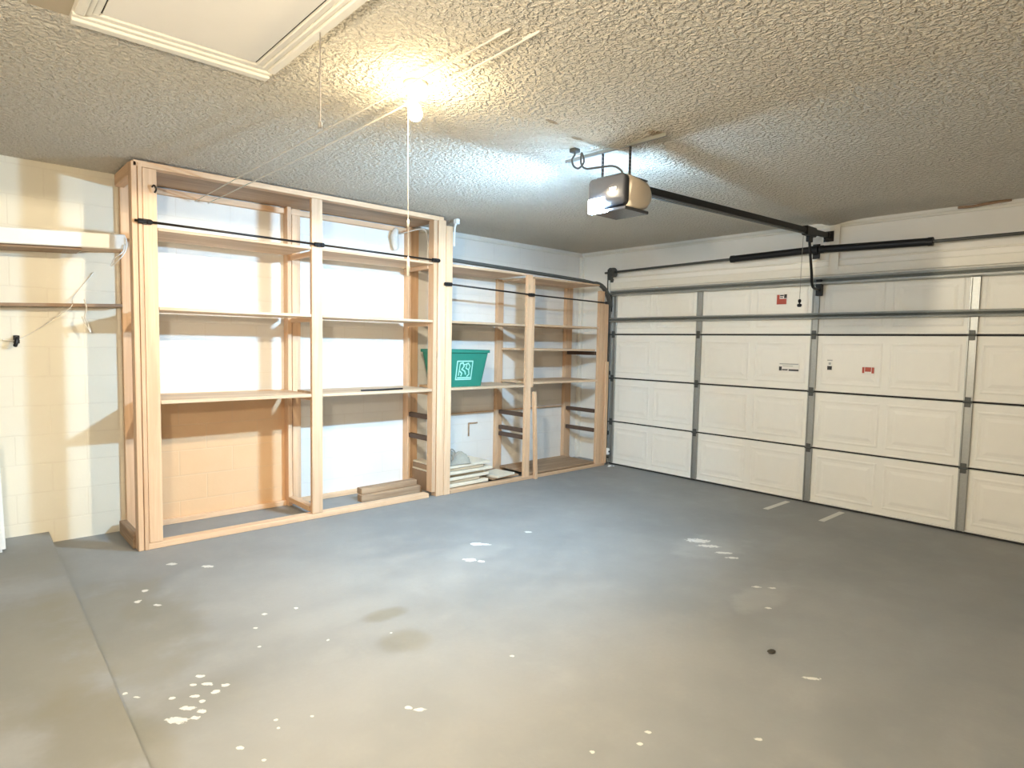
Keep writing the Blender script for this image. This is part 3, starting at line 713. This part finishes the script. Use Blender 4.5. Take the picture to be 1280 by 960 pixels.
# stickers
def sticker(yc, zc, wy, hz, mat, marks, label):
    s = bmesh.new(); bx(s, XD - .0105, XD - .0088, yc - wy / 2, yc + wy / 2, zc - hz / 2, zc + hz / 2)
    o = obj('sticker', s, mat, d, label=label)
    for (a, b, e, f, m) in marks:
        s = bmesh.new(); bx(s, XD - .0118, XD - .0106, yc + wy * (.5 - b), yc + wy * (.5 - a), zc + hz * (.5 - f), zc + hz * (.5 - e)); obj('print_mark', s, m, o)
K, RD, PP = M['sticker_dark'], M['sticker_red'], M['sticker_paper']
sticker(2.70, 1.945, .105, .105, PP, [(.05, .95, .45, .95, RD), (.05, .3, .06, .45, RD), (.72, .97, .04, .4, K), (.34, .68, .08, .2, K), (.34, .62, .28, .36, K)], 'small red and black warning sticker')
sticker(2.60, 1.285, .20, .085, PP, [(.03, .16, .42, .88, K), (.18, .45, .70, .84, K), (.50, .97, .70, .88, K), (.05, .95, .06, .16, M['galv']), (.20, .7, .30, .36, M['galv'])], 'white label with black print')
sticker(2.225, 1.325, .05, .11, PP, [(.1, .9, .60, .92, K), (.05, .95, .08, .16, M['galv']), (.3, .7, .3, .5, M['galv'])], 'narrow white label with a dark square')
sticker(1.90, 1.285, .10, .075, PP, [(.02, .2, .1, .8, RD), (.24, .74, .1, .62, M['sticker_red']), (.78, .98, .1, .8, RD)], 'small red and white label')

# ------------------------------------------------------------------ track, springs
t = thing('door_track', (5.97, 4.79, 0), 'dark steel door track curving up beside the lower shelving', 'track')
path = [(3.546, 4.772, 2.250), (4.3, 4.772, 2.236), (4.96, 4.772, 2.222), (5.45, 4.772, 2.210)]
cx_, cz_, r_ = 5.66, 1.902, .30
for q in range(0, 10):
    an = math.radians(100 - q * 10.5); path.append((cx_ + r_ * math.cos(an), 4.772, cz_ + r_ * math.sin(an)))
prof = [(-.026, -.014), (.026, -.014), (.026, .014), (.020, .014), (.020, -.008), (-.020, -.008), (-.020, .014), (-.026, .014)]
bm = bmesh.new(); sweep(bm, path, prof); obj('horizontal_rail', bm, M['galv_dark'], t)
bm = bmesh.new(); sweep(bm, [(5.962, 4.80, 1.93), (5.966, 4.80, 1.0), (5.97, 4.80, .02)], prof); obj('vertical_rail', bm, M['galv_dark'], t)
bm = bmesh.new(); bx(bm, 5.97, XW - .001, 4.806, 4.812, 1.88, 2.10, .002); bx(bm, 5.90, XW - .002, 4.800, 4.806, 1.90, 2.0, .002); obj('flag_bracket', bm, M['galv_dark'], t)
for z in (.35, 1.1):
    bm = bmesh.new(); bx(bm, 5.985, XW - .001, 4.828, 4.833, z, z + .05, .001); bx(bm, XW - .006, XW - .001, 4.828, 4.87, z, z + .05, .001); obj('jamb_bracket', bm, M['galv_dark'], t)
for z in (.09, SH, 2 * SH, 3 * SH, 2.07):
    x = 5.962 if z < 1.9 else 5.93
    bm = bmesh.new(); tube(bm, [(x, 4.735, z), (x, 4.83, z)], .0055, 8); lathe(bm, (x, 4.795, z), [(.012, -.012), (.022, -.01), (.022, .01), (.012, .012)], 12, 'Y'); obj('roller', bm, M['black_metal'], t)
s_ = thing('photo_eye', (5.955, 4.715, .11), 'small white safety sensor low beside the door track', 'sensor')
bm = bmesh.new(); bx(bm, 5.90, 5.942, 4.70, 4.765, .13, .21, .008); obj('sensor_body', bm, M['white_plastic'], s_)
bm = bmesh.new(); bx(bm, 5.90, 5.944, 4.766, 4.770, 0, .205, .001); bx(bm, 5.90, 5.944, 4.72, 4.766, 0, .004); obj('sensor_bracket', bm, M['galv'], s_)
bm = bmesh.new(); lathe(bm, (5.922, 4.6995, .17), [(.012, 0), (.012, -.004), (.009, -.005)], 12, 'Y'); obj('sensor_lens', bm, M['opener_dark'], s_)
bm = bmesh.new()
for i, (x, y, z, r) in enumerate(((5.90, 4.66, .012, .02), (5.86, 4.645, .008, .016), (5.93, 4.63, .008, .013))):
    lathe(bm, (x, y, 0), [(r, .0006), (r * 1.1, z * .6), (r * .6, z), (.001, z)], 9)
tag(obj('paper_scrap', bm, M['white_plastic'], base=(5.90, 4.65, 0)), 'crumpled white scrap on the floor at the foot of the door track', 'litter')

sp = thing('torsion_spring_assembly', (5.965, 2.39, 2.36), 'black torsion spring on a steel shaft above the overhead door', 'spring')
SX, SZ = 5.965, 2.362
bm = bmesh.new(); tube(bm, [(SX, 4.87, SZ - .012), (SX, 3.2, SZ + .012), (SX, 2.39, SZ + .026), (SX, 1.48, SZ + .002), (SX, DY1, SZ)], .0135, 10); obj('shaft', bm, M['galv_dark'], sp, True)
def spring(ya, yb, za, zb):
    bm = bmesh.new(); nn = int(abs(ya - yb) / .012); pf = []
    for q in range(nn * 2 + 1):
        pf.append((.030 if q % 2 == 0 else .0345, q / (nn * 2) * (yb - ya)))
    lathe(bm, (SX, ya, za), pf, 14, 'Y')
    for v in bm.verts: v.co.z += (zb - za) * (v.co.y - ya) / (yb - ya)
    sobj = obj('spring', bm, M['black_metal'], sp, True)
    for yy, zz2 in ((ya, za), (yb, zb)):
        bm = bmesh.new(); lathe(bm, (SX, yy, zz2), [(.02, -.02), (.036, -.018), (.036, .018), (.02, .02)], 14, 'Y'); obj('cone', bm, M['black_metal'], sobj)
spring(2.42, 3.205, SZ + .026, SZ + .012); spring(1.475, 2.33, SZ + .002, SZ + .024)
bm = bmesh.new(); bx(bm, SX - .004, SX + .004, 2.345, 2.41, SZ - .06, SZ + .075, .002); bx(bm, SX + .004, XW - .035, 2.37, 2.376, SZ - .04, SZ + .06, .001)
lathe(bm, (SX, 2.378, SZ + .022), [(.02, -.026), (.045, -.022), (.045, .022), (.02, .026)], 16, 'Y'); obj('center_bearing', bm, M['black_metal'], sp)
bm = bmesh.new(); lathe(bm, (SX, 4.755, SZ - .014), [(.02, -.035), (.056, -.03), (.044, -.024), (.046, .02), (.060, .026), (.060, .034), (.02, .036)], 20, 'Y'); obj('cable_drum', bm, M['galv_dark'], sp)
bm = bmesh.new(); bx(bm, SX - .022, XW - .001, 4.815, 4.820, SZ - .10, SZ + .025, .002); bx(bm, XW - .006, XW - .001, 4.82, 4.87, SZ - .12, SZ + .06, .002); bx(bm, SX - .022, SX + .0, 4.815, 4.82, SZ - .30, SZ - .10, .002); obj('end_bearing_plate', bm, M['galv_dark'], sp)
bm = bmesh.new(); tube(bm, [(SX - .045, 4.755, SZ - .02), (5.99, 4.765, 1.2), (5.99, 4.765, .06)], .002, 6); obj('lift_cable', bm, M['galv_dark'], sp)
bm = bmesh.new(); bx(bm, XW - .034, XW - .0305, 2.205, 2.29, 2.20, ZC - .035, .002); bx(bm, XW - .0305, XW - .0005, 2.215, 2.28, 2.20, ZC - .035, .002)
tag(obj('header_board', bm, M['trim'], base=(XW, 2.25, 2.2)), 'short vertical white board carrying the spring bracket above the door', 'board')

# ------------------------------------------------------------------ opener
o = thing('garage_door_opener', (2.95, 2.30, 2.34), 'beige and grey ceiling-hung garage door opener with glowing lens and black rail', 'garage door opener')
OX0, OX1, OY0, OY1, OZ0, OZ1 = 2.795, 3.10, 2.165, 2.43, 2.238, 2.432
def rrect(y0, y1, z0, z1, r, n=4):
    out = []
    for (cy, cz, a0) in ((y1 - r, z0 + r, -90), (y1 - r, z1 - r, 0), (y0 + r, z1 - r, 90), (y0 + r, z0 + r, 180)):
        for q in range(n + 1):
            an = math.radians(a0 + 90 * q / n); out.append((cy + r * math.cos(an), cz + r * math.sin(an)))
    return out
def loft(sections):
    bm = bmesh.new(); rings = [[bm.verts.new((x, a, b)) for a, b in rr] for x, rr in sections]
    for A, B in zip(rings, rings[1:]):
        n = len(A)
        for q in range(n): bm.faces.new((A[q], A[(q + 1) % n], B[(q + 1) % n], B[q]))
    bm.faces.new(rings[0][::-1]); bm.faces.new(rings[-1]); return bm
# rounded beige cover over the front two thirds, smoked back with the lens low on the far corner
obj('case', loft([(OX0 + .045, rrect(OY0, OY1, OZ0 + .015, OZ1, .03)), (OX0 + .16, rrect(OY0, OY1, OZ0 + .010, OZ1 - .002, .035)), (OX1 - .06, rrect(OY0 + .004, OY1 - .004, OZ0 + .025, OZ1 - .008, .045)),
                  (OX1 - .015, rrect(OY0 + .02, OY1 - .02, OZ0 + .05, OZ1 - .03, .05)), (OX1, rrect(OY0 + .045, OY1 - .045, OZ0 + .075, OZ1 - .055, .03))]), M['opener_case'], o, True)
obj('back_cover', loft([(OX0, rrect(OY0 + .012, OY1 - .01, OZ0 + .055, OZ1 - .012, .02)), (OX0 + .012, rrect(OY0 + .003, OY1 - .003, OZ0 + .035, OZ1 - .002, .022)), (OX0 + .044, rrect(OY0, OY1, OZ0 + .016, OZ1, .03))]), M['opener_dark'], o, True)
box_obj('top_plate', (OX0 + .03, OX1 - .03, OY0 + .04, OY1 - .04, OZ1 - .001, OZ1 + .008), M['galv_dark'], o, .002)
box_obj('base_pan', (OX0 + .03, OX1 - .05, OY0 + .012, OY1 - .012, OZ0 - .003, OZ0 + .016), M['opener_dark'], o, .004)
# glowing lens: wraps the far (+y) flank and the far half of the back, low
bm = bmesh.new(); extrude_poly(bm, [(OY1 - .012, OZ0 + .016), (OY1 + .001, OZ0 + .022), (OY1 + .001, OZ0 + .110), (OY1 + .012, OZ0 + .107), (OY1 + .002, OZ0 + .018)], 'X', OX0 + .03, OX0 + .27); ln = obj('lens', bm, M['led'], o)
# hidden glow added on the far flank to brighten the ceiling beyond
M['led_fill'] = emit_mat('cool_white_fill', (.42, .70, 1), 9.0 / (PI * .13 * .08))
bm = bmesh.new(); extrude_poly(bm, [(OX1 - .10, OY1 + .002), (OX1 + .006, OY1 - .062), (OX1 + .018, OY1 - .052), (OX1 - .096, OY1 + .014)], 'Z', OZ0 + .05, OZ0 + .13); obj('lens', bm, M['led_fill'], o)
bm = bmesh.new(); bx(bm, OX0 - .012, OX0 - .001, OY1 - .13, OY1 - .012, OZ0 + .008, OZ0 + .075, .004); bx(bm, OX0 - .010, OX0 + .03, OY1 - .13, OY1 - .012, OZ0 - .006, OZ0 + .004, .002)
al = bpy.data.lights.new('lens_beam', 'AREA'); al.shape = 'RECTANGLE'; al.size = .22; al.size_y = .06; al.energy = LED_BEAM; al.color = (.42, .70, 1); al.spread = math.radians(150)
ao = bpy.data.objects.new('lens_beam', al); C.objects.link(ao); ao.parent = o
ao.location = Vector((OX0 + .15, OY1 + .02, OZ0 + .055)) - o.location
ao.rotation_euler = Vector((-.14, .80, -.60)).to_track_quat('-Z', 'Y').to_euler()
M['led_back'] = emit_mat('cool_white_lens_back', (.55, .78, 1), 16.0)
obj('lens', bm, M['led_back'], o)
box_obj('lens_clip', (OX0 - .008, OX0, OY0 + .05, OY0 + .10, OZ0 + .10, OZ0 + .12), M['white_plastic'], o, .002)
# rail, belt, trolley
bm = bmesh.new(); tube(bm, [(OX1 - .02, 2.30, 2.415), (3.35, 2.30, 2.432), (XW - .06, 2.30, 2.516)], .001, 4)
bm.free(); bm = bmesh.new()
extrude_poly(bm, [(OX1 - .03, 2.395), (XW - .09, 2.492), (XW - .09, 2.534), (OX1 - .03, 2.437)], 'Y', 2.283, 2.317)
obj('rail', bm, M['black_metal'], o)
bm = bmesh.new(); extrude_poly(bm, [(OX1 - .01, 2.380), (5.55, 2.465), (5.55, 2.469), (OX1 - .01, 2.384)], 'Y', 2.288, 2.312); obj('belt', bm, M['galv_dark'], o)
bm = bmesh.new(); bx(bm, 5.50, 5.70, 2.272, 2.328, 2.455, 2.535, .008); bx(bm, 5.57, 5.65, 2.285, 2.315, 2.405, 2.46, .004); obj('trolley', bm, M['black_metal'], o)
bm = bmesh.new(); bx(bm, XW - .10, XW - .04, 2.275, 2.325, 2.488, 2.536, .004); bx(bm, XW - .042, XW - .036, 2.255, 2.345, 2.46, 2.555, .002); obj('header_bracket', bm, M['black_metal'], o)
bm = bmesh.new(); tube(bm, smooth_path([(5.61, 2.30, 2.42), (5.65, 2.30, 2.28), (5.69, 2.30, 2.14), (5.73, 2.31, 2.06), (5.80, 2.32, 2.022), (5.97, 2.335, 2.015)], 6), .012, 8); arm = obj('door_arm', bm, M['black_metal'], o, True)
bm = bmesh.new(); bx(bm, XD - .075, XD - .027, 2.31, 2.36, 1.96, 2.11, .003); obj('arm_bracket', bm, M['black_metal'], arm)
bm = bmesh.new(); tube(bm, [(5.54, 2.325, 2.455), (5.54, 2.33, 2.15), (5.54, 2.33, 1.91)], .0022, 6); rc = obj('release_cord', bm, M['grey_cord'], o)
bm = bmesh.new(); lathe(bm, (5.54, 2.33, 1.845), [(.004, .06), (.013, .05), (.012, .03), (.005, .025), (.005, .02), (.018, .015), (.020, 0), (.012, -.01)], 10); obj('release_handle', bm, M['black_metal'], rc, True)
# hangers
bm = bmesh.new(); bx(bm, 2.908, 2.922, 1.98, 2.70, ZC - .036, ZC - .033, .001); bx(bm, 2.905, 2.908, 1.98, 2.72, ZC - .036, ZC - .016, .001); obj('angle_iron', bm, M['galv'], o)
for y in (2.225, 2.425):
    bm = bmesh.new()
    zt_, zb_ = ZC - .03, OZ1 - .02 if y > 2.4 else OZ1 + .004
    for q in range(9):      # perforated strap: short links
        za, zb2 = zb_ + (zt_ - zb_) * q / 9, zb_ + (zt_ - zb_) * (q + .82) / 9
        bx(bm, 2.909, 2.929, y - .0022, y + .0022, za, zb2, .0008)
    bx(bm, 2.911, 2.915, y - .002, y + .002, zb_, zt_); bx(bm, 2.923, 2.927, y - .002, y + .002, zb_, zt_)
    obj('hanger_strap', bm, M['galv_dark'], o)
bm = bmesh.new()
tube(bm, smooth_path([(2.80, 2.545, ZC - .02), (2.80, 2.545, 2.60), (2.80, 2.565, 2.575), (2.80, 2.55, 2.535), (2.80, 2.51, 2.515), (2.80, 2.47, 2.545), (2.80, 2.49, 2.60), (2.81, 2.50, 2.54), (2.81, 2.46, 2.505), (2.81, 2.38, 2.495), (2.82, 2.27, 2.485), (2.83, 2.22, 2.455), (2.85, 2.215, 2.425)], 6), .006, 7)
bx(bm, 2.775, 2.825, 2.52, 2.57, ZC - .03, ZC - .006, .005); obj('power_cable', bm, M['galv_dark'], o, True)

# ------------------------------------------------------------------ floor bits
for (ya, lab) in ((2.51, 'white tape strip on the floor at the door, the one nearer the shelving'), (2.022, 'white tape strip on the floor at the door, the one farther from the shelving')):
    bm = bmesh.new(); bx(bm, 5.46, 5.915, ya - .024, ya + .024, .0003, .0016, 0, Matrix.Rotation(math.radians(-.8), 3, 'Z'))
    tag(obj('floor_tape', bm, M['tape'], base=(5.69, ya, 0)), lab, 'tape', 'tape strips on the floor by the door')
bm = bmesh.new(); lathe(bm, (2.893, 1.27, 0), [(.012, .0004), (.018, .004), (.012, .008), (.001, .009)], 8)
for v in bm.verts: v.co.x = 2.893 + (v.co.x - 2.893) * 1.5
tag(obj('dry_leaf', bm, M['debris'], base=(2.893, 1.27, 0)), 'tiny dark speck of debris alone on the open floor', 'litter')

# ------------------------------------------------------------------ camera
F, yaw, pit, rol, hc = 769.386, .830342, -.065293, .018558, 1.465145
fw = Vector((math.cos(pit) * math.cos(yaw), math.cos(pit) * math.sin(yaw), math.sin(pit)))
r0 = Vector((math.sin(yaw), -math.cos(yaw), 0)); u0 = r0.cross(fw)
rr = r0 * math.cos(rol) + u0 * math.sin(rol); uu = -r0 * math.sin(rol) + u0 * math.cos(rol)
cam = bpy.data.cameras.new('camera'); cam.sensor_width = 36; cam.lens = F / 1280 * 36; cam.clip_start = .05
co = bpy.data.objects.new('camera', cam); C.objects.link(co)
co.matrix_world = Matrix(((rr.x, uu.x, -fw.x, 0), (rr.y, uu.y, -fw.y, 0), (rr.z, uu.z, -fw.z, hc), (0, 0, 0, 1)))
bpy.context.scene.camera = co

sc = bpy.context.scene
wd = bpy.data.worlds.new('world'); sc.world = wd; wd.use_nodes = True
wd.node_tree.nodes['Background'].inputs[0].default_value = (.05, .05, .05, 1)
vs = sc.view_settings
sc.display_settings.display_device = 'sRGB'
vs.view_transform = 'Standard'; vs.look = 'None'; vs.gamma = 1; vs.use_curve_mapping = False
vs.exposure = 1.85
